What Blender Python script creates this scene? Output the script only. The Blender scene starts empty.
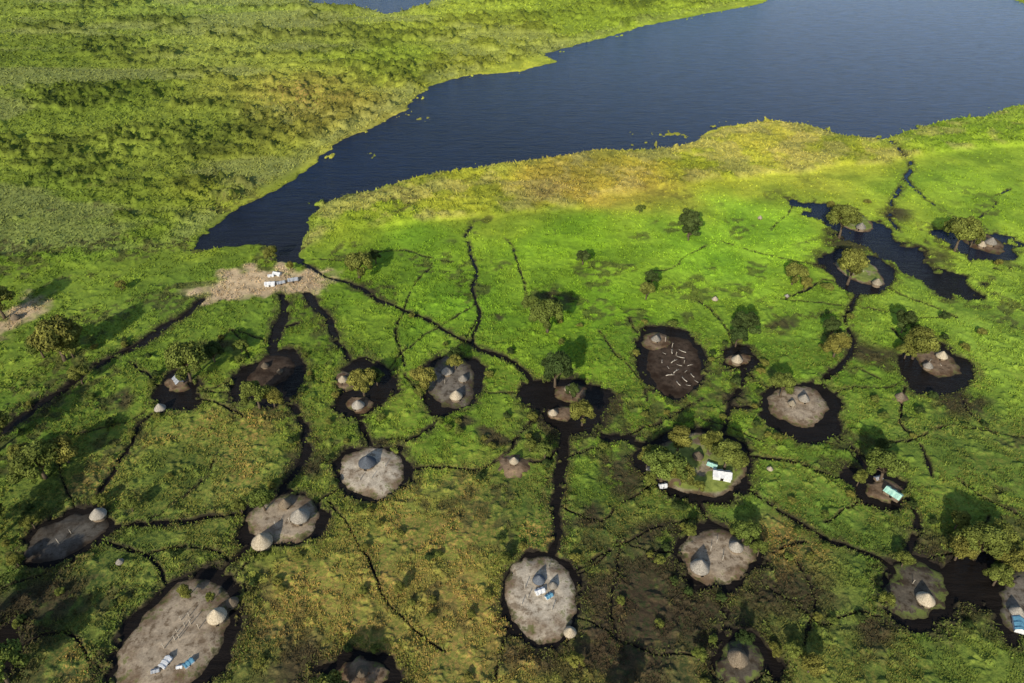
import bpy, math, random
import numpy as np
from mathutils import Vector
random.seed(7); rng=np.random.default_rng(11)
scene=bpy.context.scene
scene.view_settings.view_transform='Standard'; scene.view_settings.look='None'; scene.view_settings.exposure=0
H=130.0; F=720.0; P=math.radians(37)
cP,sP=math.cos(P),math.sin(P)
# ---------- survey: photo measurements -> metres on the marsh ----------
def G(u,v,z=0.0):
    dx=(u-512)/F; dy=(v-341.5)/F
    Y=cP-dy*sP; Z=-sP-dy*cP
    t=(H-z)/-Z
    return (dx*t, Y*t)
def depth(v,z=0):
    dy=(v-341.5)/F
    return (H-z)/(sP+dy*cP)
def GP(pts): return np.array([G(*p) for p in pts])
# ---------- numpy noise ----------
def _h(ix,iy,s):
    n=(ix.astype(np.int64)*374761393+iy.astype(np.int64)*668265263+s*974711)&0xffffffff
    n=((n^(n>>13))*1274126177)&0xffffffff
    n=(n^(n>>16))&0xffffffff
    return n/4294967295.0
def vn(x,y,s=0):
    ix=np.floor(x); iy=np.floor(y); fx=x-ix; fy=y-iy
    fx=fx*fx*(3-2*fx); fy=fy*fy*(3-2*fy)
    a=_h(ix,iy,s); b=_h(ix+1,iy,s); c=_h(ix,iy+1,s); d=_h(ix+1,iy+1,s)
    return (a*(1-fx)+b*fx)*(1-fy)+(c*(1-fx)+d*fx)*fy
def fbm(x,y,s=0,o=3):
    r=0;a=1;t=0
    for i in range(o):
        r=r+a*vn(x*2**i+i*17.3,y*2**i-i*9.1,s+i); t+=a; a*=.5
    return r/t
def ss(a,b,x):
    t=np.clip((x-a)/(b-a),0,1); return t*t*(3-2*t)
def segdist(x,y,pts,closed,R,out):
    g=np.nonzero((x>pts[:,0].min()-R)&(x<pts[:,0].max()+R)&(y>pts[:,1].min()-R)&(y<pts[:,1].max()+R))[0]
    if len(g)==0: return
    X=x[g];Y=y[g];O=out[g]
    n=len(pts)
    for i in range(n if closed else n-1):
        a=pts[i]; b=pts[(i+1)%n]
        m=np.nonzero((X>min(a[0],b[0])-R)&(X<max(a[0],b[0])+R)&(Y>min(a[1],b[1])-R)&(Y<max(a[1],b[1])+R))[0]
        if len(m)==0: continue
        px=X[m]-a[0]; py=Y[m]-a[1]; dx=b[0]-a[0]; dy=b[1]-a[1]
        t=np.clip((px*dx+py*dy)/(dx*dx+dy*dy+1e-9),0,1)
        d=np.hypot(px-t*dx,py-t*dy)
        O[m]=np.minimum(O[m],d)
    out[g]=O
def inside(x,y,pts):
    r=np.zeros(x.shape,bool); n=len(pts)
    bb=np.nonzero((x>pts[:,0].min())&(x<pts[:,0].max())&(y>pts[:,1].min())&(y<pts[:,1].max()))[0]
    X=x[bb];Y=y[bb];q=np.zeros(X.shape,bool)
    for i in range(n):
        a=pts[i];b=pts[(i+1)%n]
        if a[1]==b[1]: continue
        c=((a[1]>Y)!=(b[1]>Y))&(X<(b[0]-a[0])*(Y-a[1])/(b[1]-a[1])+a[0])
        q^=c
    r[bb]=q
    return r
def polysdf(x,y,pts,R=12):
    d=np.full(x.shape,float(R)); segdist(x,y,pts,True,R,d)
    return np.where(inside(x,y,pts),-d,d)
def smoothline(pts,n=3):
    P=np.array(pts,float)
    if len(P)<3: return P
    Q=np.vstack([2*P[0]-P[1],P,2*P[-1]-P[-2]]); o=[]
    for i in range(1,len(Q)-2):
        for k in range(n):
            t=k/n; p0,p1,p2,p3=Q[i-1],Q[i],Q[i+1],Q[i+2]
            o.append(.5*((2*p1)+(-p0+p2)*t+(2*p0-5*p1+4*p2-p3)*t*t+(-p0+3*p1-3*p2+p3)*t**3))
    o.append(P[-1]); return np.array(o)
def blob(cu,cv,ru,rv,rot=0,n=26,irr=.1,seed=0):
    r=random.Random(seed*31+int(cu)*7+int(cv)); ph=[r.uniform(0,6.28) for _ in range(4)]
    o=[];c,s=math.cos(math.radians(rot)),math.sin(math.radians(rot))
    for i in range(n):
        a=2*math.pi*i/n
        k=1+irr*(math.sin(2*a+ph[0])*.6+math.sin(3*a+ph[1])*.7+math.sin(5*a+ph[2])*.4)
        X=ru*k*math.cos(a);Y=rv*k*math.sin(a)
        o.append((cu+X*c+Y*s,cv-X*s+Y*c))
    return GP(o)
# ---------- layout ----------
lake=GP([(188,250),(207,249),(245,244),(262,243),(277,248),(280,262),(298,262),(300,240),(308,218),(322,204),(345,195),(380,188),(420,176),(470,168),(520,161),(560,156),(600,149),(640,150),(668,149),(690,142),(718,127),(760,122),(800,124),(840,135),(878,140),(905,132),(935,123),(960,118),(985,117),(1003,108),(1024,104),(1100,98),(1400,90),(1400,0),(1200,14),(1060,10),(1024,4),(1005,-6),(940,-22),(850,-24),(790,-8),(760,4),(700,15),(640,27),(600,39),(560,49),(543,54),(554,62),(520,72),(470,75),(432,86),(415,97),(405,110),(380,125),(350,136),(330,150),(310,165),(290,180),(270,192),(240,207),(225,215),(210,228),(198,238)])
pond=GP([(304,-2),(315,6),(350,7),(370,10),(388,14),(425,6),(445,-6),(400,-16),(330,-12)])
reedA=GP([(-700,285),(-200,275),(100,264),(190,247),(230,210),(330,148),(405,108),(430,85),(550,55),(640,25),(760,0),(800,-60),(-1200,-60)])
reedB=GP([(300,250),(318,205),(420,174),(600,148),(690,140),(760,120),(880,138),(935,121),(1010,106),(1200,96),(1200,150),(950,150),(850,166),(700,184),(560,208),(450,220),(350,232)])
channels=[ # (half width m, points)
(.5,[(298,264),(312,272),(330,279),(360,288),(385,303),(420,318),(450,334),(480,346),(510,362),(528,380)]),
(.30,[(472,222),(467,236),(469,252),(474,280),(478,312),(474,345)]),
(.10,[(505,240),(514,262),(522,285),(525,305)]),
(.9,[(205,298),(190,312),(165,328),(130,350),(90,372),(45,402),(0,440),(-40,470)]),
(.65,[(308,292),(322,312),(338,335),(346,360)]),
(1.0,[(284,292),(287,312),(280,335),(273,358)]),
(.4,[(282,330),(300,322)]),
(.30,[(400,475),(440,468),(480,472),(500,465),(540,466),(562,448)]),
(.85,[(562,425),(562,460),(556,490),(549,520),(547,560)]),
(1.1,[(592,425),(604,436),(628,435),(648,447)]),
(.26,[(745,457),(790,460),(830,475),(862,485)]),
(.42,[(738,488),(780,512),(820,535),(860,550),(890,566)]),
(.2,[(648,490),(620,505),(600,520),(560,500)]),
(.42,[(690,492),(703,515),(714,530)]),
(.45,[(765,407),(730,408),(738,385),(742,368)]),
(.45,[(730,408),(722,430),(700,445)]),
(.6,[(893,142),(908,158),(910,175),(898,193),(891,210),(893,232)]),
(.40,[(908,178),(925,198),(945,214),(962,222)]),
(.2,[(1010,190),(995,205),(975,218)]),
(.55,[(868,288),(852,308),(848,335),(842,365),(822,390)]),
(.38,[(832,430),(850,450),(868,474)]),
(.38,[(902,500),(915,525),(912,560)]),
(.5,[(364,410),(360,428),(368,448)]),
(.65,[(442,410),(428,432),(402,452)]),
(.65,[(282,398),(298,425),(306,450),(288,478),(278,500)]),
(.40,[(248,512),(210,515),(165,522),(110,527)]),
(.28,[(95,535),(130,550),(160,566),(172,585)]),
(.25,[(325,500),(345,488)]),
(.35,[(172,402),(140,425),(125,455),(100,490),(92,510)]),
(.25,[(135,362),(150,380),(160,392)]),
(.6,[(190,585),(222,572),(246,548)]),
(.2,[(505,635),(490,683)]),
(.2,[(905,388),(900,420),(920,450),(930,480)]),
(.30,[(502,464),(518,440),(532,415)]),
(.14,[(404,366),(395,330),(402,310),(430,262)]),
(.25,[(800,540),(770,548),(752,556)]),
(.14,[(450,262),(400,252),(350,258),(310,262)]),
(.18,[(690,520),(640,540),(590,560),(572,580)]),
(.15,[(240,420),(200,400),(180,395)]),
(.18,[(600,450),(560,462)]),
(.25,[(120,683),(60,640),(0,655)]),
(.2,[(890,330),(905,350),(920,360)]),
(.14,[(870,290),(820,280),(790,300)]),
(.2,[(0,590),(40,575),(70,560)]),
(.18,[(960,480),(990,500),(1024,520)]),
(.09,[(600,330),(640,380),(650,400)]),
(.1,[(770,230),(800,200)]),(.12,[(700,400),(660,420),(630,435)]),(.12,[(230,560),(180,545),(150,555)]),
(.12,[(870,440),(900,440),(950,430),(1024,440)]),(.1,[(840,365),(880,380)]),(.12,[(60,440),(120,425),(150,410)]),
(.1,[(820,520),(860,500)]),(.1,[(400,372),(440,410)]),(.1,[(790,560),(815,600),(800,650)]),
(.1,[(335,500),(370,560),(395,610),(440,650)]),(.1,[(700,300),(725,330),(737,350)]),(.1,[(760,440),(700,250+170)]),
]
r_=random.Random(5)
nodes=[(67,540),(284,520),(372,473),(180,640),(540,599),(718,558),(697,466),(514,469),(566,404),(450,384),(364,388),(270,380),(178,392),(672,362),(740,360),(802,412),(877,487),(917,594),(934,368),(858,272),(742,662),(360,672),(120,562),(620,540),(620,640),(480,300),(640,270),(720,240),(780,300),(960,320),(1000,440),(820,620),(60,430),(220,460),(960,650),(230,330),(990,520),(630,320)]
for i,a in enumerate(nodes):
    ds=sorted([(math.dist(G(*a),G(*b)),b) for b in nodes if b!=a])[:3]
    for d,b in ds:
        if d>75 or r_.random()<.68: continue
        pts=[a]
        for t in (.33,.67):
            k=.12*math.hypot(b[0]-a[0],b[1]-a[1])
            pts.append((a[0]+(b[0]-a[0])*t+r_.uniform(-k,k),a[1]+(b[1]-a[1])*t+r_.uniform(-k,k)*.7))
        pts.append(b); channels.append((r_.choice([.05,.07,.09]),pts))
def B(*a,**k): return blob(*a,**k)
pools=[B(66,539,51,24,26),B(284,520,43,28,12),B(372,473,37,29,0),B(178,638,83,49,47,irr=.04),B(540,599,41,49,10,irr=.03),
B(718,558,43,32,0),B(697,466,58,36,-3,irr=.05),B(568,404,42,28,0,irr=.2),B(450,384,31,32,0),
B(364,388,28,31,-20,irr=.2),B(270,380,36,26,20,irr=.16),B(178,392,25,18,10,irr=.15),B(672,362,32,39,28,irr=.06),B(740,360,20,12,0,irr=.15),
B(802,412,40,31,-15,irr=.08),B(877,487,29,19,-10,irr=.15),B(917,594,37,37,-10,irr=.06),B(1016,604,24,39,0),B(934,368,41,25,-25,irr=.14),
B(858,272,40,19,-25,irr=.14),B(980,245,40,17,-18,irr=.14),B(742,662,36,28,0,irr=.1),B(968,580,48,22,-5,irr=.2),
B(360,672,37,22,0,irr=.15),B(5,650,14,26,0),
GP([(793,202),(812,201),(835,208),(880,223),(903,243),(930,262),(975,286),(984,299),(945,295),(910,276),(885,262),(866,246),(832,232),(812,216)])]
islets=[((65,538,46,18,26),'slate',.4),((284,520,38,24,14),'tan',.4),((372,472,33,25,0),'pale',.4),((173,643,78,40,47),'tan',.45),
((540,598,36,43,10),'pale',.4),((717,557,38,27,0),'tan',.45),((697,465,51,30,-3),'grass',.4),((514,468,20,16,0),'brown',1.3),
((570,394,17,9,0),'brown',.4),((451,382,25,26,0),'ash',.4),((346,381,12,10,0),'brown',.4),((359,404,13,8,0),'brown',.4),((272,372,24,15,22),'dark',.4),((178,384,13,8,0),'brown',.4),
((674,366,26,33,28),'dark',.12),((657,342,15,10,0),'brown',.35),((738,360,13,7,0),'brown',.4),((798,406,29,21,-15),'tan',.4),((884,491,20,11,-10),'brown',.4),
((915,591,30,30,-10),'mud',.4),((1020,602,20,33,0),'ash',.4),((936,362,24,13,-25),'brown',.4),((853,221,22,9,-20),'grass',.4),((860,271,26,11,-25),'grass',.4),
((982,242,24,9,-18),'brown',.4),((740,664,26,22,0),'mud',.45),((362,674,26,15,0),'brown',.5),((900,399,10,7,0),'brown',.4),((560,414,14,7,0),'brown',.4)]
bare=[(255,284,46,9),(222,293,28,7),(302,280,24,12),(283,268,12,8),(240,276,24,5),(14,318,26,14)]
wet_shade_spots=[(650,600,85),(690,625,65),(615,655,60),(560,425,46),(607,408,30),(950,575,65),(1000,560,40),(850,345,22),(20,630,60),(210,585,45),(300,470,28),(320,670,55),(556,296,26),(225,348,26),(810,600,40),(388,440,18),(470,420,18),(740,395,22),(870,355,22),(770,585,60),(120,400,24),(630,470,30),(590,520,25),(720,640,50),(880,640,40),(960,400,26),(780,330,18),(500,320,14),(60,590,40),(500,440,20),(860,245,40),(920,255,34),(835,265,20),(895,215,22),(985,250,26),(590,590,40),(540,655,36),(660,540,36)]  # damp ground, plus tree shadows painted in as dark spots
ctrl=[(100,30,108,122,42),(20,60,94,110,34),(100,100,96,112,34),(50,200,84,100,30),(200,130,102,116,38),(300,95,140,140,56),(400,60,120,138,42),(510,40,140,150,50),(250,40,120,130,52),(180,10,114,130,50),
(350,118,152,148,60),(470,70,144,152,50),(600,25,126,146,42),(150,230,90,108,30),(100,262,90,112,32),(20,270,84,106,28),(240,190,116,126,40),(350,215,114,132,34),(450,190,130,138,40),(560,185,142,130,50),(620,175,140,132,48),(690,165,130,140,38),
(770,140,146,146,54),(850,150,128,138,40),(950,140,112,138,36),(1010,130,112,138,36),(420,240,100,134,30),(560,240,98,132,28),(700,250,104,142,34),(600,320,84,120,24),(760,230,110,146,36),(950,185,110,140,36),
(980,320,98,126,40),(1010,280,106,132,40),(820,350,84,114,32),(850,420,78,104,32),(450,300,84,120,26),(380,290,86,114,28),(60,400,76,102,30),(200,440,82,96,36),(100,480,74,92,34),(430,520,94,102,42),(450,600,104,104,46),(330,600,96,100,42),
(330,440,84,104,34),(440,430,82,108,30),(620,515,70,86,34),(600,465,80,104,32),(640,610,66,62,36),(800,500,76,102,34),(820,565,80,88,40),(950,440,78,100,36),(950,655,80,98,36),(850,650,76,92,36),(20,620,58,74,32),(60,590,72,88,34),
(760,620,72,80,36),(250,470,82,96,38),(650,420,82,112,30),(230,320,90,114,34),(300,340,82,106,28),(120,310,86,110,34),(880,540,72,94,32),(680,660,58,60,34),(500,680,86,92,40),(280,660,78,86,38),(560,520,74,94,34)]
CG=GP([(c[0],c[1]) for c in ctrl]); CS=np.array([depth(c[1]) for c in ctrl])*.09
def lin(c): 
    c=np.asarray(c)/255.; return np.where(c<.04045,c/12.92,((c+.055)/1.055)**2.4)
CC=np.array([lin(c[2:]) for c in ctrl])
GAIN=1.48
ochres=[(430,520,80),(450,600,100),(340,590,80),(560,185,30),(380,650,80),(820,565,40),(200,440,50),(540,520,30),(300,100,60),(250,470,50),(70,640,40),(260,430,50),(480,660,60),(120,480,40),(300,640,50)]
OG=GP([(o[0],o[1]) for o in ochres]); OR=np.array([o[2]*depth(o[1])/F for o in ochres])
WG=GP([(o[0],o[1]) for o in wet_shade_spots]); WR=np.array([o[2]*depth(o[1])/F for o in wet_shade_spots])
tints={'ash':(.155,.135,.11),'tan':(.31,.25,.18),'pale':(.43,.37,.285),'grass':(.34,.29,.20),'brown':(.17,.12,.078),'dark':(.055,.038,.026),'mud':(.095,.080,.060),'slate':(.088,.080,.068)}

def fields(x,y):
    wx=x+(fbm(x*.07,y*.07,3,2)-.5)*5+(fbm(x*.4,y*.4,8,2)-.5)*1.0
    wy=y+(fbm(x*.07,y*.07,5,2)-.5)*5+(fbm(x*.4,y*.4,9,2)-.5)*1.0
    s=np.full(x.shape,12.)
    wm=np.clip(.0+2.3*(fbm(x*.08,y*.08,40,3)-.1),.3,2.4)
    for w,pts in channels:
        d=np.full(x.shape,12.); segdist(wx,wy,smoothline(GP(pts)),False,4,d)
        m=d<12
        s[m]=np.minimum(s[m],(d[m]-w*wm[m])/min(1,max(.26,w*1.3)))
    px_=x+(fbm(x*.2,y*.2,13)-.5)*3+(fbm(x*.9,y*.9,18,2)-.5)*1.1; py_=y+(fbm(x*.2,y*.2,15)-.5)*3+(fbm(x*.9,y*.9,19,2)-.5)*1.1
    pr=(fbm(x*.22,y*.22,43,3)-.5)*2.6
    for p in pools:
        m=np.nonzero((x>p[:,0].min()-14)&(x<p[:,0].max()+14)&(y>p[:,1].min()-14)&(y<p[:,1].max()+14))[0]
        far=p[:,1].mean()>230
        if len(m): s[m]=np.minimum(s[m],polysdf(px_[m],py_[m],p)+pr[m]*(5.0 if far else .5)+(.5 if far else 0))
    mat_=ss(.64,.71,fbm(x*.45,y*.45,47,4))+1.6*ss(.56,.62,fbm(x*.3,y*.2,48,4))*(y>230)
    s=s+mat_*1.3*(s<1)
    big=(fbm(x*.05,y*.05,21)-.5)*9; fine=(fbm(x*.3,y*.3,22)-.5)*3.5
    L=np.minimum(polysdf(x+big,y+big*.5,lake,30),polysdf(x+big,y,pond,30))
    raft=ss(.74,.80,fbm(x*.25+3,y*.14,61,4))*ss(-10,-3,L)
    L=L+fine+raft*12
    for (u,v,ru,rv) in [(665,135,30,5),(640,143,16,3),(374,155,9,3),(422,119,9,3)]:
        cx,cy=G(u,v); rx=ru*depth(v)/F; ry=abs(G(u,v-rv)[1]-cy)
        m=np.nonzero((np.abs(x-cx)<rx*1.4)&(np.abs(y-cy)<ry*1.6))[0]
        if len(m):
            k=1-np.hypot((x[m]-cx)/rx,(y[m]-cy)/ry)
            q=k+ (fbm(x[m]*.6,y[m]*.3,66,4)-.5)*4.4-.75
            L[m]=np.maximum(L[m],np.where(k>-.3,q*.5,-9))
    s=np.minimum(s,L)
    return s,L
def reedw(x,y):
    a=ss(4,-6,polysdf(x,y,reedA,14)); b=ss(2.5,-2.5,polysdf(x,y+ (fbm(x*.05,y*.05,12)-.5)*16,reedB,14))
    return a,b
def colour(x,y):
    wx=x+(fbm(x*.04,y*.04,31)-.5)*30; wy=y+(fbm(x*.04,y*.04,33)-.5)*30
    num=np.zeros(x.shape+(3,)); den=np.zeros(x.shape)
    for i in range(len(ctrl)):
        d2=((wx-CG[i,0])**2+(wy-CG[i,1])**2)/CS[i]**2
        w=1/(d2+.12)**1.7
        num+=w[:,None]*CC[i]; den+=w
    c=num/den[:,None]*GAIN
    c=c*np.array([1.03,.97,1.05])
    oc=.26*ss(240,120,y)
    for i in range(len(ochres)):
        oc=np.maximum(oc,1.0*ss(1.3,.2,np.hypot(wx-OG[i,0],wy-OG[i,1])/OR[i]))
    oc=oc*(.35+.65*ss(.40,.56,fbm(x*.11,y*.11,181,4)))
    return c,oc
def wet_shade_bare(x,y):  # weights: damp mixed with painted shade, then bare earth
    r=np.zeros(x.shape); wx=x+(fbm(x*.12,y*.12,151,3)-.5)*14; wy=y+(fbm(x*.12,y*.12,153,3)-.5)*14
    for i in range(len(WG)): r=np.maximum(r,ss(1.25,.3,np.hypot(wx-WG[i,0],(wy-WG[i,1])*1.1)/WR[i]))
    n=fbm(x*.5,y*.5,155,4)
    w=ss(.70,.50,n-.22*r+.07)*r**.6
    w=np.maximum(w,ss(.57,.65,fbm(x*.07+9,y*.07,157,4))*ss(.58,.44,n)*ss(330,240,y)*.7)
    q=np.zeros(x.shape)
    for (u,v,ru,rv) in bare:
        cx,cy=G(u,v); rx=ru*depth(v)/F; ry=abs(G(u,v-rv)[1]-cy)
        d=np.hypot((wx-cx)/rx,(wy-cy)/ry); q=np.maximum(q,ss(1.5,.55,d+(fbm(x*.3,y*.3,159)-.5)*1.1))
    return w,q
# ---------- mesh helpers ----------
def newmesh(name,V,Fc,k=4,smooth=False):
    me=bpy.data.meshes.new(name); V=np.asarray(V,dtype=np.float32); Fc=np.asarray(Fc,dtype=np.int32)
    me.vertices.add(len(V)); me.vertices.foreach_set('co',V.ravel())
    me.loops.add(Fc.size); me.loops.foreach_set('vertex_index',Fc.ravel())
    me.polygons.add(len(Fc)); me.polygons.foreach_set('loop_start',np.arange(0,Fc.size,k,dtype=np.int32))
    if smooth: me.polygons.foreach_set('use_smooth',np.ones(len(Fc),dtype=bool))
    me.update(calc_edges=True); me.validate()
    return me
def setcol(me,name,C):
    a=me.color_attributes.new(name,'FLOAT_COLOR','POINT')
    C=np.asarray(C,dtype=np.float32)
    if C.shape[1]==3: C=np.concatenate([C,np.ones((len(C),1),dtype=np.float32)],1)
    a.data.foreach_set('color',C.ravel())
def link(o): scene.collection.objects.link(o); return o
def pyfaces(name,V,Fs,smooth=False,mat=None):
    me=bpy.data.meshes.new(name); me.from_pydata([tuple(v) for v in V],[],Fs); me.update()
    if smooth:
        for p in me.polygons: p.use_smooth=True
    if mat: me.materials.append(mat)
    return me
# ---------- materials ----------
class N:
    def __init__(s,name):
        s.m=bpy.data.materials.new(name); s.m.use_nodes=True; s.t=s.m.node_tree; s.b=s.t.nodes['Principled BSDF']
        s.b.inputs['Roughness'].default_value=.9; s.b.inputs['Specular IOR Level'].default_value=.15
        tc=s.t.nodes.new('ShaderNodeNewGeometry'); s.pos=tc.outputs['Position']
    def n(s,t,**k):
        x=s.t.nodes.new(t)
        for a,b in k.items(): setattr(x,a,b)
        return x
    def l(s,a,b): s.t.links.new(a,b)
    def noise(s,sc,det=4,rough=.6,vec=None):
        x=s.n('ShaderNodeTexNoise'); x.inputs['Scale'].default_value=sc; x.inputs['Detail'].default_value=det; x.inputs['Roughness'].default_value=rough
        s.l(vec or s.pos,x.inputs['Vector']); return x.outputs['Fac']
    def mr(s,v,a,b,c=0,d=1):
        x=s.n('ShaderNodeMapRange'); s.l(v,x.inputs[0])
        for i,q in enumerate((a,b,c,d)): x.inputs[i+1].default_value=q
        return x.outputs[0]
    def math(s,op,a,b):
        x=s.n('ShaderNodeMath',operation=op)
        for i,q in enumerate((a,b)):
            if isinstance(q,(int,float)): x.inputs[i].default_value=q
            else: s.l(q,x.inputs[i])
        return x.outputs[0]
    def mix(s,f,a,b,bt='MIX'):
        x=s.n('ShaderNodeMix',data_type='RGBA',blend_type=bt)
        for i,q in ((0,f),(6,a),(7,b)):
            if isinstance(q,(int,float)): x.inputs[i].default_value=q
            elif isinstance(q,tuple): x.inputs[i].default_value=q+(1,)
            else: s.l(q,x.inputs[i])
        return x.outputs[2]
    def scale(s,c,f):
        x=s.n('ShaderNodeVectorMath',operation='SCALE'); s.l(c,x.inputs[0])
        if isinstance(f,(int,float)): x.inputs['Scale'].default_value=f
        else: s.l(f,x.inputs['Scale'])
        return x.outputs[0]
    def attr(s,n): 
        x=s.n('ShaderNodeAttribute',attribute_name=n); return x
    def bump(s,h,st=.5,d=.2):
        x=s.n('ShaderNodeBump'); x.inputs['Strength'].default_value=st; x.inputs['Distance'].default_value=d
        s.l(h,x.inputs['Height']); s.l(x.outputs[0],s.b.inputs['Normal'])
    def out(s,c): s.l(c,s.b.inputs['Base Color']); return s.m
def ground_mat():
    g=N('marsh_ground'); col=g.attr('Col').outputs['Color']; mk=g.attr('Mask')
    sep=g.n('ShaderNodeSeparateColor'); g.l(mk.outputs['Color'],sep.inputs[0]); R,Gc,Bc=sep.outputs[0],sep.outputs[1],sep.outputs[2]
    n1=g.noise(.07,3,.65); n2=g.noise(.45,4,.7); n3=g.noise(2.4,3,.75)
    f=g.math('MULTIPLY',g.mr(n1,.3,.7,.85,1.2),g.mr(n3,.3,.7,.72,1.28))
    f=g.math('MULTIPLY',f,g.mr(n2,.35,.65,.83,1.17))
    c=g.scale(col,f)
    n5=g.noise(1.0,5,.85)
    oc=g.math('MULTIPLY',g.mr(n5,.485,.55),R)
    c=g.mix(g.math('MULTIPLY',oc,.85),c,g.mix(g.mr(n3,.3,.7),(.20,.130,.042),(.46,.29,.085)))
    dk=g.math('MULTIPLY',g.mr(n5,.49,.42),Gc)
    c=g.mix(g.math('MULTIPLY',dk,.75),c,(.028,.048,.014))
    c=g.mix(Bc,c,g.mix(g.mr(n3,.35,.65),(.012,.010,.008),(.028,.022,.015)))
    g.bump(g.math('ADD',n3,n2),.5,.25)
    return g.out(c)
def water_mat():
    g=N('marsh_water'); 
    sp=g.n('ShaderNodeSeparateXYZ'); g.l(g.pos,sp.inputs[0])
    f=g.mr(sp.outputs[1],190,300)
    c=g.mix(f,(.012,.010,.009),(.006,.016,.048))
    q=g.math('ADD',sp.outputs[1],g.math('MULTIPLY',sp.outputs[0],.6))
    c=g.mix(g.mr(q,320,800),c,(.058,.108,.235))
    g.b.inputs['Roughness'].default_value=.12; g.b.inputs['Specular IOR Level'].default_value=.10; g.b.inputs['IOR'].default_value=1.33
    mp=g.n('ShaderNodeMapping'); mp.inputs['Scale'].default_value=(.25,1.0,1); mp.inputs['Rotation'].default_value=(0,0,.3); g.l(g.pos,mp.inputs[0])
    n=g.noise(.35,5,.8,mp.outputs[0])
    c=g.scale(c,g.mr(n,.35,.65,.7,1.3))
    g.bump(n,.9,.5)
    return g.out(c)
def leaf_mat(name,base,base2,attrn='Col'):
    g=N(name); c=g.attr(attrn).outputs['Color']
    oi=g.n('ShaderNodeObjectInfo')
    t=g.mix(oi.outputs['Random'],base,base2)
    c=g.mix(1.0,c,t,'MULTIPLY')
    return g.out(c)
def veg_mat():
    g=N('marsh_plants'); c=g.attr('Col').outputs['Color']
    return g.out(c)
def earth_mat(name,t):
    g=N(name); rim=g.attr('Rim').outputs['Fac']
    n1=g.noise(.22,4,.6); n2=g.noise(2.6,3,.75); n3=g.noise(.6,5,.7)
    T=tuple(t); hi=tuple(min(.6,q*1.4) for q in t); lo=(t[0]*.44,t[1]*.36,t[2]*.30)
    c=g.mix(g.mr(n3,.5,.62,0,.9),T,hi)
    c=g.mix(g.mr(g.math('SUBTRACT',n1,g.math('MULTIPLY',g.math('POWER',rim,1.8),.30)),.20,.42,1,0),c,lo)
    c=g.mix(g.mr(n3,.46,.39,0,.85),c,(t[0]*.42,t[1]*.37,t[2]*.32))
    c=g.scale(c,g.mr(n2,.3,.7,.78,1.17))
    if name=='earth_grass':
        gr=g.math('MULTIPLY',g.mr(n1,.38,.44,0,.93),g.mr(rim,.86,.78))
        c=g.mix(gr,c,g.mix(g.mr(n3,.35,.65),(.10,.14,.026),(.24,.29,.055)))
    elif name=='earth_mud':
        gr=g.mr(g.math('ADD',n3,g.math('MULTIPLY',rim,.40)),.76,.86,0,.85)
        c=g.mix(gr,c,g.mix(n2,(.06,.085,.02),(.17,.21,.045)))
    elif name not in ('earth_dark','earth_slate'):
        gr=g.mr(g.math('ADD',n3,g.math('MULTIPLY',rim,.36)),.80,.88,0,.75)
        c=g.mix(gr,c,g.mix(n2,(.06,.075,.02),(.15,.17,.04)))
    c=g.mix(g.mr(g.math('ADD',rim,g.math('MULTIPLY',n3,.5)),1.08,1.22),c,(.038,.028,.019))
    g.bump(g.math('ADD',n2,n3),.25,.1)
    return g.out(c)
def simple(name,a,b,sc=3,rough=.85,bump=.3):
    g=N(name); g.b.inputs['Roughness'].default_value=rough
    tc=g.n('ShaderNodeTexCoord'); n=g.noise(sc,3,.7,tc.outputs['Object']); g.bump(n,bump,.1)
    return g.out(g.mix(g.mr(n,.3,.7),a,b))
def thatch(name,a,b):
    g=N(name); tc=g.n('ShaderNodeTexCoord'); 
    w=g.n('ShaderNodeTexWave',wave_type='BANDS',bands_direction='Z'); w.inputs['Scale'].default_value=1.6; w.inputs['Distortion'].default_value=2; g.l(tc.outputs['Object'],w.inputs[0])
    n=g.noise(3,3,.7,tc.outputs['Object'])
    oi=g.n('ShaderNodeObjectInfo')
    c=g.mix(g.mr(n,.35,.62),a,b); c=g.scale(c,g.mr(w.outputs['Fac'],0,1,.75,1.1)); c=g.scale(c,g.mr(oi.outputs['Random'],0,1,.7,1.15)); g.bump(g.math('ADD',n,w.outputs['Fac']),.5,.1)
    return g.out(c)
MG=ground_mat(); MW=water_mat(); MV=veg_mat()
ME={k:earth_mat('earth_'+k,v) for k,v in tints.items()}
TH=[thatch('thatch_grey',(.20,.18,.155),(.40,.37,.32)),thatch('thatch_straw',(.28,.235,.165),(.52,.45,.34)),thatch('thatch_brown',(.11,.085,.06),(.22,.18,.13)),thatch('thatch_slate',(.07,.08,.10),(.13,.15,.18))]
MWALL=simple('mud_wall',(.13,.10,.07),(.22,.17,.12)); MDARK=simple('dark_opening',(.01,.008,.006),(.02,.016,.012))
MTRUNK=simple('bark',(.06,.045,.03),(.13,.10,.07)); MPOLE=simple('bleached_wood',(.30,.27,.22),(.52,.47,.40))
MLEAF=leaf_mat('foliage',(.75,.95,.6),(1.3,1.15,.8)); MLEAFD=leaf_mat('foliage_dark',(.26,.4,.34),(.45,.6,.5))
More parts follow.
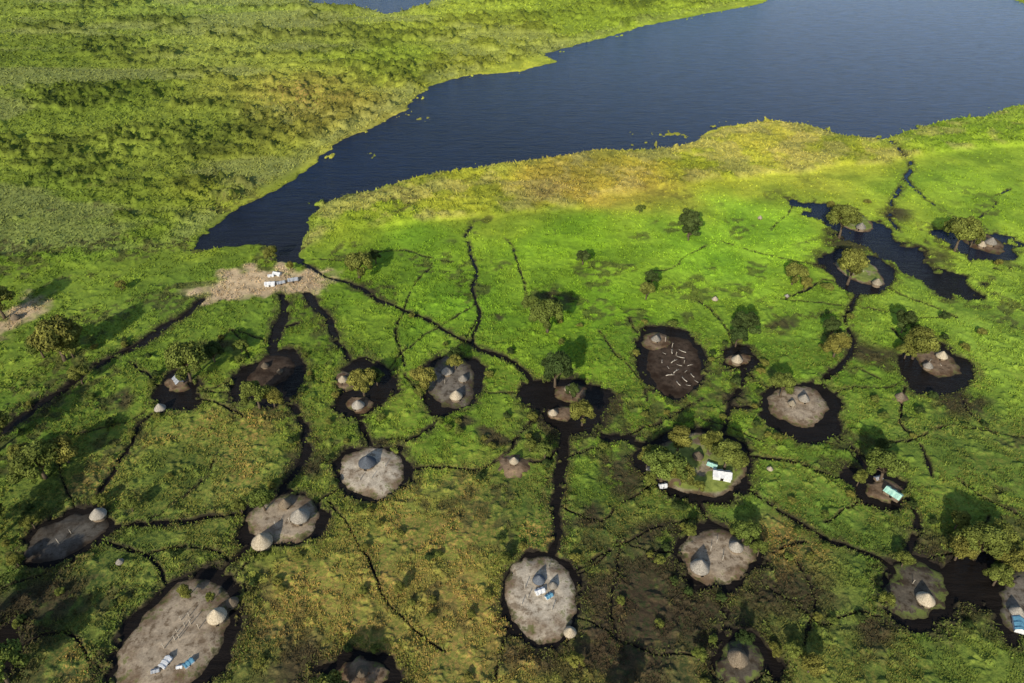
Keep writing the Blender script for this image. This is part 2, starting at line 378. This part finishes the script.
# ---------- ground sheet ----------
vrows=np.arange(735,-62,-.8)
Yr=np.array([G(512,v)[1] for v in vrows])
Yr=np.concatenate([[-400,-150,-50,0,20,35,45,50],Yr[Yr>51],np.geomspace(Yr[-1]*1.03,9000,45)])
tc=np.linspace(-1,1,1040); ex=1+np.geomspace(.01,12,28); tc=np.concatenate([-ex[::-1],tc,ex])
hw=.711*(np.maximum(Yr,40)*cP+H*sP)*1.14
X=(hw[:,None]*tc[None,:]).ravel(); Y=np.repeat(Yr,len(tc))
def chunks(fn,*a,n=6):
    parts=[fn(*(q[i] for q in a)) for i in np.array_split(np.arange(len(a[0])),n)]
    return [np.concatenate(z) for z in zip(*parts)]
def full(x,y):
    s,L=fields(x,y); a,b=reedw(x,y); c,oc=colour(x,y); ws,br=wet_shade_bare(x,y)
    mid=ss(150,230,y)
    land=.24+.18*fbm(x*.15,y*.15,90,3)+.26*(fbm(x*.9,y*.9,91,3)-.3)*(1-.5*mid)
    clump=np.maximum(0,fbm(x*.5,y*.5,93,4)-.55)*2.3*ss(300,150,y)
    land=land+clump*(1-br)
    thick=ss(.50,.56,fbm(x*.022+(fbm(x*.06,y*.06,201)-.5)*1.2,y*.05,107,5))*a
    thick=thick*(.25+.75*ss(.43,.53,fbm(x*.16,y*.14,203,4)))
    band=ss(.51,.60,fbm(x*.010+4,y*.030+3,205,4))*a*(1-thick)
    bushA=np.maximum(0,fbm(x*.09,y*.075,95,4)-.42)*2.5+np.maximum(0,fbm(x*.22,y*.19,97,4)-.42)*(3.5+4.5*thick-2.5*band)+thick*1.6
    land=land+a*bushA*ss(.3,9,s)+b*(1.1+2.0*(fbm(x*.3,y*.3,99,3)-.4))*ss(.3,7,s)
    land=land-.12*ws
    h=-.6+(land+.6)*ss(-1.0,1.0,s)
    mott=ss(.35,.6,fbm(x*.035,y*.035,101,3))*.8+.2
    near=ss(260,100,y)
    dark=mott*(.15+.85*near)*(1-.6*b)
    dark=np.where(a>.5,.2+.6*thick-.15*band,dark)
    k=ss(.3,.7,fbm(x*.022,y*.018,103,4))
    c=c*(1+a[:,None]*(k[:,None]*.3-.10))
    c=c*(1-.46*thick[:,None])
    c=c*(1-.45*band[:,None])+np.array([.30,.30,.11])*.45*band[:,None]
    kb=ss(.42,.6,fbm(x*.10,y*.10,109,4))*b
    c=c*(1-.12*b[:,None]); c=c*(1-.5*kb[:,None])+np.array([.38,.32,.11])*.5*kb[:,None]
    pn=ss(.35,.65,fbm(x*.09,y*.09,111,4))*(1-a); c=c*(1+(pn[:,None]-.5)*.36*np.array([1.1,.9,.8]))
    fr=ss(20,3,L)*ss(-1,1,L)*ss(.25,.55,fbm(x*.05,y*.05,105,3))*(a+.4*b)
    fr=np.clip(fr,0,1)
    c=c*(1-fr[:,None]*.5)+np.array([.28,.31,.10])*fr[:,None]*.5
    c=c*(1-br[:,None])+np.array([.48,.36,.215])*br[:,None]*(.7+.6*fbm(x*.5,y*.5,115,3)[:,None])
    W_=(ws*.90*(1-br))[:,None]; c=c*(1-W_)+np.array([.050,.035,.022])*W_  # same dark brown for damp mud and painted tree shade
    rag=fbm(x*.7,y*.7,117,3)
    rim=(ss(3.0,.4,s+(rag-.5)*4)*.6*(L>5)*(1-br))[:,None]; c=c*(1-rim)+np.array([.070,.060,.028])*rim
    oc=oc*(1-br)*(1-ws*.8); dark=dark*(1-br)
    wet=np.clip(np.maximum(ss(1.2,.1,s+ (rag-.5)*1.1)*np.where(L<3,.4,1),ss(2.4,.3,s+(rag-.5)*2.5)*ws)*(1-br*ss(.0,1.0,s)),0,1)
    return h,c,oc,dark,wet,s,L,a,b
h,c,oc,dark,wet,s_,L_,a_,b_=chunks(full,X,Y,n=8)
nr,nc=len(Yr),len(tc)
idx=np.arange(nr*nc).reshape(nr,nc)
Fq=np.stack([idx[:-1,:-1],idx[:-1,1:],idx[1:,1:],idx[1:,:-1]],-1).reshape(-1,4)
me=newmesh('ground',np.stack([X,Y,h],1),Fq,4,True)
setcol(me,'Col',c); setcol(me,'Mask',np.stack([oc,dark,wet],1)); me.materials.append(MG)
g=link(bpy.data.objects.new('ground',me)); g['kind']='structure'
V=[(-9000,-400,0),(9000,-400,0),(9000,9000,0),(-9000,9000,0)]
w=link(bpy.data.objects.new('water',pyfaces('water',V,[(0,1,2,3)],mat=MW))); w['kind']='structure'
# ---------- islets ----------
ISP=[]
def islet(spec,tint,hgt,i):
    p=blob(*spec,n=96,irr=.06,seed=i+50); c0=p.mean(0); ISP.append((p,hgt))
    nr_,V,R=16,[],[]; M=96
    V.append((c0[0],c0[1],hgt));R.append(0)
    for k in range(1,nr_+1):
        t=k/nr_*1.08
        for j in range(M):
            q=c0+(p[j]-c0)*t
            V.append((q[0],q[1],0)); R.append(k/nr_)
    V=np.array(V);R=np.array(R)
    nx=(fbm(V[:,0]*.45,V[:,1]*.45,120,4)-.5)*2.6*R; ny=(fbm(V[:,0]*.45,V[:,1]*.45,125,4)-.5)*2.6*R
    V[:,0]+=nx; V[:,1]+=ny
    V[:,2]=.10+hgt*(1-ss(.55 if hgt<1 else .15,.97,R))+.14*(fbm(V[:,0]*.7,V[:,1]*.7,130,4)-.5)-.35*ss(.88,1.0,R)
    Fs=[(0,1+j,1+(j+1)%M) for j in range(M)]
    for k in range(nr_-1):
        for j in range(M):
            a=1+k*M+j;b=1+k*M+(j+1)%M
            Fs.append((a,a+M,b+M,b))
    m=pyfaces('islet',V,Fs,True,ME[tint]); at=m.attributes.new('Rim','FLOAT','POINT'); at.data.foreach_set('value',R.astype(np.float32))
    o=link(bpy.data.objects.new('islet',m)); o['kind']='structure'
for i,(sp,t,hg) in enumerate(islets): islet(sp,t,hg,i)
def zat(x,y):
    z=.15
    hit=False
    for p,hg in ISP:
        if inside(np.array([x]),np.array([y]),p)[0]: z=max(z,hg+.05) if hit else hg+.05; hit=True
    return z if hit else .3
# ---------- plants (uncountable) ----------
def tris(name,x,y,z,col,hh,ww,lean=.6):
    n=len(x); ang=rng.uniform(0,2*np.pi,n); dx=np.cos(ang)*ww; dy=np.sin(ang)*ww
    lx=rng.normal(0,lean,n)*hh; ly=rng.normal(0,lean,n)*hh
    V=np.empty((n,3,3)); V[:,0]=np.stack([x-dx,y-dy,z-.05],1); V[:,1]=np.stack([x+dx,y+dy,z-.05],1); V[:,2]=np.stack([x+lx,y+ly,z+hh],1)
    m=newmesh(name,V.reshape(-1,3),np.arange(n*3).reshape(-1,3),3)
    C=np.repeat(col[:,None,:],3,1)*.92; C[:,:2]*=.78; C[:,2]*=1.12
    setcol(m,'Col',C.reshape(-1,3)); m.materials.append(MV)
    o=link(bpy.data.objects.new(name,m)); o['kind']='stuff'; return o
flat=np.nonzero((Y>60)&(Y<1000)&(np.abs(np.tile(tc,nr))<1)&(s_>.5))[0]
ispoly=[p for p,_ in ISP]
def pick(mask,n):
    ii=flat[mask[flat]]; ii=rng.choice(ii,min(n,len(ii)),replace=False)
    x=X[ii]+rng.normal(0,.25,len(ii)); y=Y[ii]+rng.normal(0,.3,len(ii))
    keep=np.ones(len(ii),bool)
    for p in ispoly: keep&=~inside(x,y,p)
    return ii[keep],x[keep],y[keep]
ii,x,y=pick((a_<.3)&(b_<.3)&(wet<.5)&(fbm(X*.3,Y*.3,140,3)>.46)&(rng.uniform(0,1,len(X))<ss(330,150,Y)+.2),140000)
sc=(Y[ii]+60)/160
jit=rng.uniform(.65,1.3,(len(ii),1)); yel=(rng.uniform(0,1,(len(ii),1))**.45)*oc[ii,None]
C=c[ii]*jit; C=C*(1-yel*.85)+np.array([.48,.30,.085])*yel*.85
tris('marsh_grass',x,y,h[ii],C,rng.uniform(.15,.5,len(ii))*np.sqrt(sc),rng.uniform(.09,.24,len(ii))*sc)
ii,x,y=pick((a_>.4)|(b_>.4),90000)
sc=(Y[ii]+60)/250
tris('reed_bed',x,y,h[ii]-.1,c[ii]*rng.uniform(.8,1.25,(len(ii),1)),rng.uniform(.3,.8,len(ii))*sc**.5,rng.uniform(.2,.45,len(ii))*sc,1.0)
ii,x,y=pick((s_<3)&(L_>4)&(a_<.3),30000)
tris('water_margin_plants',x,y,h[ii],c[ii]*rng.uniform(.7,1.5,(len(ii),1))+np.array([.015,.035,.0]),rng.uniform(.15,.5,len(ii)),rng.uniform(.1,.3,len(ii)))
# ---------- trees ----------
def tube(pts,rad,V,Fs,n=7):
    base=len(V)
    for k,(p,r) in enumerate(zip(pts,rad)):
        d=(Vector(pts[min(k+1,len(pts)-1)])-Vector(pts[max(k-1,0)])).normalized()
        u=d.cross(Vector((0.3,1,0.1))).normalized(); v=d.cross(u)
        for j in range(n):
            a=2*math.pi*j/n; V.append(tuple(Vector(p)+u*(math.cos(a)*r)+v*(math.sin(a)*r)))
    for k in range(len(pts)-1):
        for j in range(n):
            a=base+k*n+j;b=base+k*n+(j+1)%n; Fs.append((a,b,b+n,a+n))
    Fs.append(tuple(base+j for j in range(n))[::-1]); Fs.append(tuple(base+(len(pts)-1)*n+j for j in range(n)))
def tree_meshes(seed,dark,flatn=.6,nl=7000):
    r=random.Random(seed); rg=np.random.default_rng(seed)
    V=[];Fs=[]; tube([(0,0,-.5),(.1,0,1),(.05,.15,2.0),(.2,.1,3.2)],[.42,.32,.26,.2],V,Fs)
    cl=[]
    K=24
    sq=r.uniform(.75,1.0); off=r.uniform(-.5,.5)
    for i in range(K):
        a=2.4*i+r.uniform(-.5,.5); rr=3.9*math.sqrt((i+.3)/K)*r.uniform(.65,1.05)
        cz=3.8+2.4*flatn*2*(1-(rr/4.4)**2)*r.uniform(.6,1.1)+r.uniform(-1.0,.3)
        cl.append((rr*math.cos(a)+off,rr*math.sin(a)*sq,cz,r.uniform(.7,1.5),r.uniform(.6,1.25)))
    for cx,cy,cz,cr,_ in cl[::2]:
        tube([(.1,.1,1.8+r.uniform(0,1)),(cx*.5,cy*.5,(cz+2.4)*.5+.4),(cx*.95,cy*.95,cz)],[.16,.1,.04],V,Fs,5)
    tm=pyfaces('trunk',V,Fs,True,MTRUNK)
    n=nl; cc=np.array(cl); ci=rg.choice(K,n,p=cc[:,3]**2/np.sum(cc[:,3]**2))
    d=rg.normal(0,1,(n,3)); d/=np.linalg.norm(d,axis=1)[:,None]; rad=cc[ci,3]*rg.uniform(.4,1.12,n)**.6
    P0=cc[ci,:3]+d*rad[:,None]*np.array([1.1,1.1,.8])
    nn=d+rg.normal(0,.45,(n,3))+np.array([0,0,.35]); nn/=np.linalg.norm(nn,axis=1)[:,None]
    u=np.cross(nn,rg.normal(0,1,(n,3))); u/=np.linalg.norm(u,axis=1)[:,None]; v=np.cross(nn,u)
    sz=rg.uniform(.10,.24,n)[:,None]
    Q=np.stack([P0-u*sz*1.3,P0-v*sz*.8,P0+u*sz*1.3,P0+v*sz*.8],1)
    cm=newmesh('crown',Q.reshape(-1,3),np.arange(n*4).reshape(-1,4),4)
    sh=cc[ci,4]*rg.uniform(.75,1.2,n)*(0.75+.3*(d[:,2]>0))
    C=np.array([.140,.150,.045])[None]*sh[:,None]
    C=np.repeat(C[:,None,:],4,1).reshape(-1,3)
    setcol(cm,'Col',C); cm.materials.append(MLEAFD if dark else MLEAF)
    return tm,cm
TV=[tree_meshes(i+3,False) for i in range(5)]; TD=[tree_meshes(i+30,True,.75) for i in range(3)]
def tree(u,v,rpx,dark=False,k=0,lab=None,name='tree',cat='tree',grp='trees scattered over the marsh'):
    s=max(.25,rpx*.97*depth(v,4)/F/4.1)
    zf=1.0 if name=='shrub' else random.uniform(1.1,1.35)
    zc=4.6*s*zf; x,y=G(u,v,zc)
    z=zat(x,y)-.15
    tm,cm=(TD if dark else TV)[k%(3 if dark else 5)]
    if name=='shrub': z-=1.3*s
    o=link(bpy.data.objects.new(name,None)); o.empty_display_size=1
    o.location=(x,y,z); o.rotation_euler=(0,0,random.uniform(0,6.28)); o.scale=(s*random.uniform(.85,1.15),s,s*zf)
    o['label']=lab or ('dark green leafy tree standing beside a marsh islet' if dark else 'olive green spreading tree on wet marsh grass')
    o['category']=cat; o['group']=grp
    for nm,m in (('trunk',tm),('crown',cm)):
        c_=link(bpy.data.objects.new(nm,m)); c_.parent=o
T=[(54,338,23),(38,345,15),(68,345,14),(183,358,22),(78,374,11),(36,460,22),(62,450,16),(20,452,12),(357,263,15),(548,312,18),(532,304,10),(583,412,15),(362,380,15),(424,378,15),(647,290,9),
(838,344,13),(920,341,16),(908,350,9),(784,384,15),(854,264,17),(845,219,15),(838,212,8),(963,230,17),(975,236,9),(887,464,19),(985,542,22),(962,548,16),(1015,560,16),(1003,535,16),(255,392,16),(272,396,11),
(680,438,14),(664,464,20),(682,474,14),(728,455,17),(738,462,11),(710,442,12),(650,455,11),(745,532,13),(545,450,10),(262,500,14),(240,506,9),(455,362,9),(795,272,13),(806,283,8),(400,588,7),
(812,664,14),(795,650,10),(700,655,9),(270,252,9),(290,266,5),(210,598,6),(-6,665,26),(-20,520,24),(-40,610,30),(-15,430,22),(-5,300,18),(330,695,22),(620,704,20),(960,520,12),(905,560,10),(888,600,9),(240,345,7),(120,285,6),(640,208,5),(185,592,8),(505,560,8),(575,660,9),
(700,487,7),(650,478,8),(760,548,9),(690,532,8),(660,560,6),(98,500,7),(130,505,8),(420,392,8),(860,478,8),(1000,575,12),(530,445,7),(30,520,10),(15,560,9)]
D=[(556,368,17),(690,222,13),(690,230,9),(652,278,8),(583,257,8),(745,324,14),(738,336,10),(833,328,11),(906,321,12),(572,392,8),(375,256,7),(455,355,8),(212,352,11),(882,446,9),(745,640,10),(376,376,9)]
for i,t in enumerate(T): tree(*t,False,i)
for i,t in enumerate(D): tree(*t,True,i)
for i in range(240):
    u=random.uniform(10,1015); v=random.uniform(310,680)
    if i%2: 
        sp=random.choice(islets)[0]; a=random.uniform(0,6.28); u=sp[0]+math.cos(a)*(sp[2]+14); v=sp[1]+math.sin(a)*(sp[3]+13)
    x,y=G(u,v); 
    A=np.array([x]);Bq=np.array([y]); s0=s_[np.argmin((X-x)**2+(Y-y)**2)]
    if s0<.3: continue
    if any(inside(A,Bq,p)[0] for p in ispoly) : continue
    tree(u,v,random.uniform(2.5,6),random.random()<.3,i,'low rounded shrub growing in marsh grass','shrub','shrub','low shrubs in the marsh')
# ---------- huts ----------
def hut_meshes(kind,seed):
    r=random.Random(seed); n=28
    V=[];Fs=[]; prof=[(2.62,1.35),(2.54,1.6),(2.0,2.3),(1.4,3.05),(.8,3.75),(.3,4.25),(.06,4.5)]
    V+=[(math.cos(2*math.pi*j/n)*2.35,math.sin(2*math.pi*j/n)*2.35,1.4) for j in range(n)]
    ph=r.uniform(0,6)
    for pr,pz in prof:
        for j in range(n):
            a=2*math.pi*j/n; k=1+r.uniform(-.03,.03)+.02*math.sin(3*a+ph); V.append((math.cos(a)*pr*k,math.sin(a)*pr*k,pz+r.uniform(-.04,.04)+.05*math.sin(2*a+ph)))
    for q in range(len(prof)):
        for j in range(n):
            a=q*n+j;b=q*n+(j+1)%n; Fs.append((a,b,b+n,a+n))
    Fs.append(tuple(len(prof)*n+j for j in range(n)))
    roof=pyfaces('roof',V,Fs,True,TH[kind])
    V=[];Fs=[]
    for q,(pr,pz) in enumerate([(2.15,-.4),(2.12,.4),(2.08,1.0),(2.05,1.65)]):
        for j in range(n):
            a=2*math.pi*j/n; V.append((math.cos(a)*pr,math.sin(a)*pr,pz))
    for q in range(3):
        for j in range(n):
            a=q*n+j;b=q*n+(j+1)%n; Fs.append((a,b,b+n,a+n))
    wall=pyfaces('wall',V,Fs,True,MWALL)
    pts=[(-.4,0),(.4,0),(.4,.75),(.28,1.0),(0,1.15),(-.28,1.0),(-.4,.75)]
    V=[(2.02,a,b) for a,b in pts]+[(2.2,a,b) for a,b in pts]; k=len(pts)
    Fs=[tuple(range(k))[::-1],tuple(range(k,2*k))]+[(i,(i+1)%k,(i+1)%k+k,i+k) for i in range(k)]
    door=pyfaces('door',V,Fs,False,MDARK)
    return roof,wall,door
HM=[hut_meshes(k,k+1) for k in range(4)]
hl=['round mud hut with grey weathered thatch cone roof','round mud hut with pale straw cone roof','round mud hut with dark brown thatch cone roof','round hut with dark blue-grey cone roof']
def hut(u,v,rpx,kind=0):
    s=rpx*.82*depth(v,1.5)/F/2.6
    x,y=G(u,v,2.0*s); z=zat(x,y)-.05
    o=link(bpy.data.objects.new('thatched_hut',None)); o.location=(x,y,z); o.scale=(s,s,s*random.uniform(.85,1.0)); o.rotation_euler=(0,0,random.uniform(-2.6,-.5))
    o['label']=hl[kind]+' on an islet'; o['category']='hut'; o['group']='thatched huts on the marsh islets'
    for nm,m in zip(('roof','wall','door'),HM[kind]):
        c_=link(bpy.data.objects.new(nm,m)); c_.parent=o
for q in [(217,616,12,1),(232,602,8,2),(262,541,13,1),(300,516,12,0),(285,504,8,2),(98,514,10,0),(367,462,11,3),(539,580,8,3),(553,586,6,0),(570,632,8,1),(700,567,12,0),(736,547,9,0),
(514,464,6,1),(570,389,7,1),(553,413,6,1),(447,372,7,0),(456,396,8,1),(463,379,6,0),(343,380,6,1),(358,405,8,0),(160,408,7,0),(265,366,5,2),(280,372,4,2),(656,339,6,0),(737,360,7,1),(804,399,7,0),(792,404,5,1),
(926,599,11,1),(738,658,13,2),(362,672,8,2),(942,356,7,1),(928,366,6,0),(861,227,6,0),(877,283,6,1),(991,242,7,0),(982,245,5,1),(15,317,6,2),(900,397,6,2),(1017,612,9,0),(715,299,4,1),(698,456,7,2),(120,562,5,0),(760,218,3,1),(787,296,3,0),(770,469,4,1),(650,470,5,0)]: hut(*q)
# ---------- gabled shelters ----------
def shelter_parts(mr,mw):
    L,W,hh,rh=2.6,1.5,1.6,2.5
    V=[];Fs=[]
    def sl(a,b,c,d,t=.08):
        i=len(V); 
        for p in (a,b,c,d): V.append(p)
        for p in (a,b,c,d): V.append((p[0],p[1],p[2]-t))
        Fs.extend([(i,i+1,i+2,i+3),(i+7,i+6,i+5,i+4),(i,i+4,i+5,i+1),(i+1,i+5,i+6,i+2),(i+2,i+6,i+7,i+3),(i+3,i+7,i+4,i)])
    n=8
    for sgn in (-1,1):
        for k in range(n):
            x0=-L-.2+(2*L+.4)*k/n; x1=-L-.2+(2*L+.4)*(k+1)/n; s0=.12*math.sin(k*2.1);s1=.12*math.sin((k+1)*2.1)
            sl((x0,sgn*(W+.3+s0),hh-.2+s0),(x1,sgn*(W+.3+s1),hh-.2+s1),(x1,0.002*sgn,rh+s1*.7),(x0,.002*sgn,rh+s0*.7))
    roof=pyfaces('roof',V,Fs,False,mr)
    V=[(-L,-W,-.3),(L,-W,-.3),(L,W,-.3),(-L,W,-.3),(-L,-W,hh-.12),(L,-W,hh-.12),(L,W,hh-.12),(-L,W,hh-.12),(-L,0,rh-.15),(L,0,rh-.15)]
    wall=pyfaces('wall',V,[(0,1,5,4),(2,3,7,6),(1,2,6,9,5),(3,0,4,8,7)],False,mw)
    V=[(-.45,-W-.04,0),(.45,-W-.04,0),(.45,-W-.04,1.25),(-.45,-W-.04,1.25),(-.45,-W+.05,0),(.45,-W+.05,0),(.45,-W+.05,1.25),(-.45,-W+.05,1.25)]
    door=pyfaces('door',V,[(0,1,2,3),(4,7,6,5),(0,4,5,1),(1,5,6,2),(2,6,7,3),(3,7,4,0)],False,MDARK)
    return roof,wall,door
MWH=simple('white_tarpaulin',(.42,.44,.47),(.68,.69,.70),1.5,.6); MBL=simple('blue_tarpaulin',(.06,.18,.28),(.14,.32,.44),1.5,.5); MTQ=simple('turquoise_tarpaulin',(.2,.45,.38),(.42,.62,.54),1.5,.5); MTIN=simple('grey_sheet_roof',(.2,.22,.25),(.36,.38,.41),1.5,.5)
SH={'white':shelter_parts(MWH,MWH),'blue':shelter_parts(MBL,MWH),'turquoise':shelter_parts(MTQ,MWALL),'grey':shelter_parts(MTIN,MWALL)}
for u,v,r,col,rot in [(270,284,5,'white',.1),(281,283,4,'grey',.4),(277,274,4,'white',-.3),(293,280,5,'grey',.3),(271,276,3,'white',.2),(178,381,6,'grey',-.9),(722,475,9,'white',-.2),(712,466,5,'turquoise',-.5),(893,494,8,'turquoise',-.9),(1019,625,8,'blue',1.2),(1016,618,6,'white',1.3),(166,663,6,'white',1.2),(189,664,5,'blue',.9),(663,486,4,'white',.2),(549,597,4,'blue',.6),(298,516,3,'blue',.2),(540,592,5,'white',.4),(878,479,4,'grey',.3),(156,672,4,'grey',.3),(180,668,3,'white',.2)]:
    s=r*depth(v,1)/F/2.7; x,y=G(u,v,1.5*s); z=zat(x,y)
    o=link(bpy.data.objects.new('tarpaulin_shelter',None)); o.location=(x,y,z); o.scale=(s,s,s); o.rotation_euler=(0,0,rot)
    o['label']=col+' gabled tarpaulin shelter on bare island earth'; o['category']='shelter'; o['group']='tarpaulin shelters on the islets'
    for nm,m in zip(('roof','wall','door'),SH[col]):
        c_=link(bpy.data.objects.new(nm,m)); c_.parent=o
# ---------- poles / logs ----------
def logmesh(seed,up):
    r=random.Random(seed); V=[];Fs=[]
    if up:
        tube([(0,0,-.3),(.04,.02,.8),(.0,.05,1.4),(.08,.1,1.8)],[.10,.09,.08,.05],V,Fs,6); tube([(.0,.05,1.3),(-.2,0,1.7)],[.06,.04],V,Fs,5)
    else:
        tube([(-1.7,0,.15),(-.6,.18,.2),(.5,.05,.18),(1.6,-.25,.3)],[.19,.17,.13,.07],V,Fs,6); tube([(.3,.08,.2),(.9,.5,.5)],[.10,.05],V,Fs,5)
    return pyfaces('log',V,Fs,True,MPOLE)
LM=[logmesh(1,False),logmesh(2,True)]
def pole(u,v,up,s=1):
    x,y=G(u,v); z=zat(x,y) if up else max(zat(x,y)+.06,.03)
    o=link(bpy.data.objects.new('wooden_post' if up else 'driftwood_log',LM[1 if up else 0])); o.location=(x,y,z); o.scale=(s,)*3; o.rotation_euler=(0,0,random.uniform(0,3.1))
    o['label']='upright forked wooden post in trampled earth' if up else 'pale bleached log lying on dark mud'; o['category']='post' if up else 'log'; o['group']='wooden posts on the islets' if up else 'pale logs on dark mud'
for u,v in [(672,352),(680,358),(668,368),(690,366),(676,372),(692,376),(684,380),(662,362),(688,386),(674,362),(686,372),(679,366),(682,352),(664,354),(678,384),(670,376),(696,382),(862,226),(862,272),(978,242),(930,362),(940,366)]: pole(u,v,False,random.uniform(.35,.75))
for u,v in [(182,622),(186,628),(178,634),(190,618),(176,642),(200,630),(165,650),(180,640),(192,626),(525,590),(528,600),(552,612),(548,570),(522,606),(710,552),(722,562),(716,545),(372,480),(385,468),(360,482),(290,524),(276,528),(60,545),(72,535),(445,385),(792,410),(672,348),(665,343),(676,356),(684,364),(912,585),(690,480)]: pole(u,v,True,random.uniform(.7,1.0))
# ---------- light ----------
az=math.radians(20); el=math.radians(26)
sd=bpy.data.lights.new('sun','SUN'); sd.energy=5.0; sd.angle=math.radians(.7); sd.color=(1,.91,.74)
so=link(bpy.data.objects.new('sun',sd)); so.rotation_euler=Vector((math.sin(az)*math.cos(el),math.cos(az)*math.cos(el),-math.sin(el))).to_track_quat('-Z','Y').to_euler()
wd=bpy.data.worlds.new('World'); scene.world=wd; wd.use_nodes=True; nt=wd.node_tree
sk=nt.nodes.new('ShaderNodeTexSky'); sk.sky_type='NISHITA'; sk.sun_disc=False; sk.sun_elevation=el; sk.sun_rotation=math.radians(200)
nt.links.new(sk.outputs[0],nt.nodes['Background'].inputs[0]); nt.nodes['Background'].inputs[1].default_value=.15
cd=bpy.data.cameras.new('camera'); cd.sensor_width=36; cd.lens=F*36/1024; cd.clip_end=20000; cd.clip_start=1
co=link(bpy.data.objects.new('camera',cd)); co.location=(0,0,H); co.rotation_euler=(math.radians(90)-P,0,0); scene.camera=co
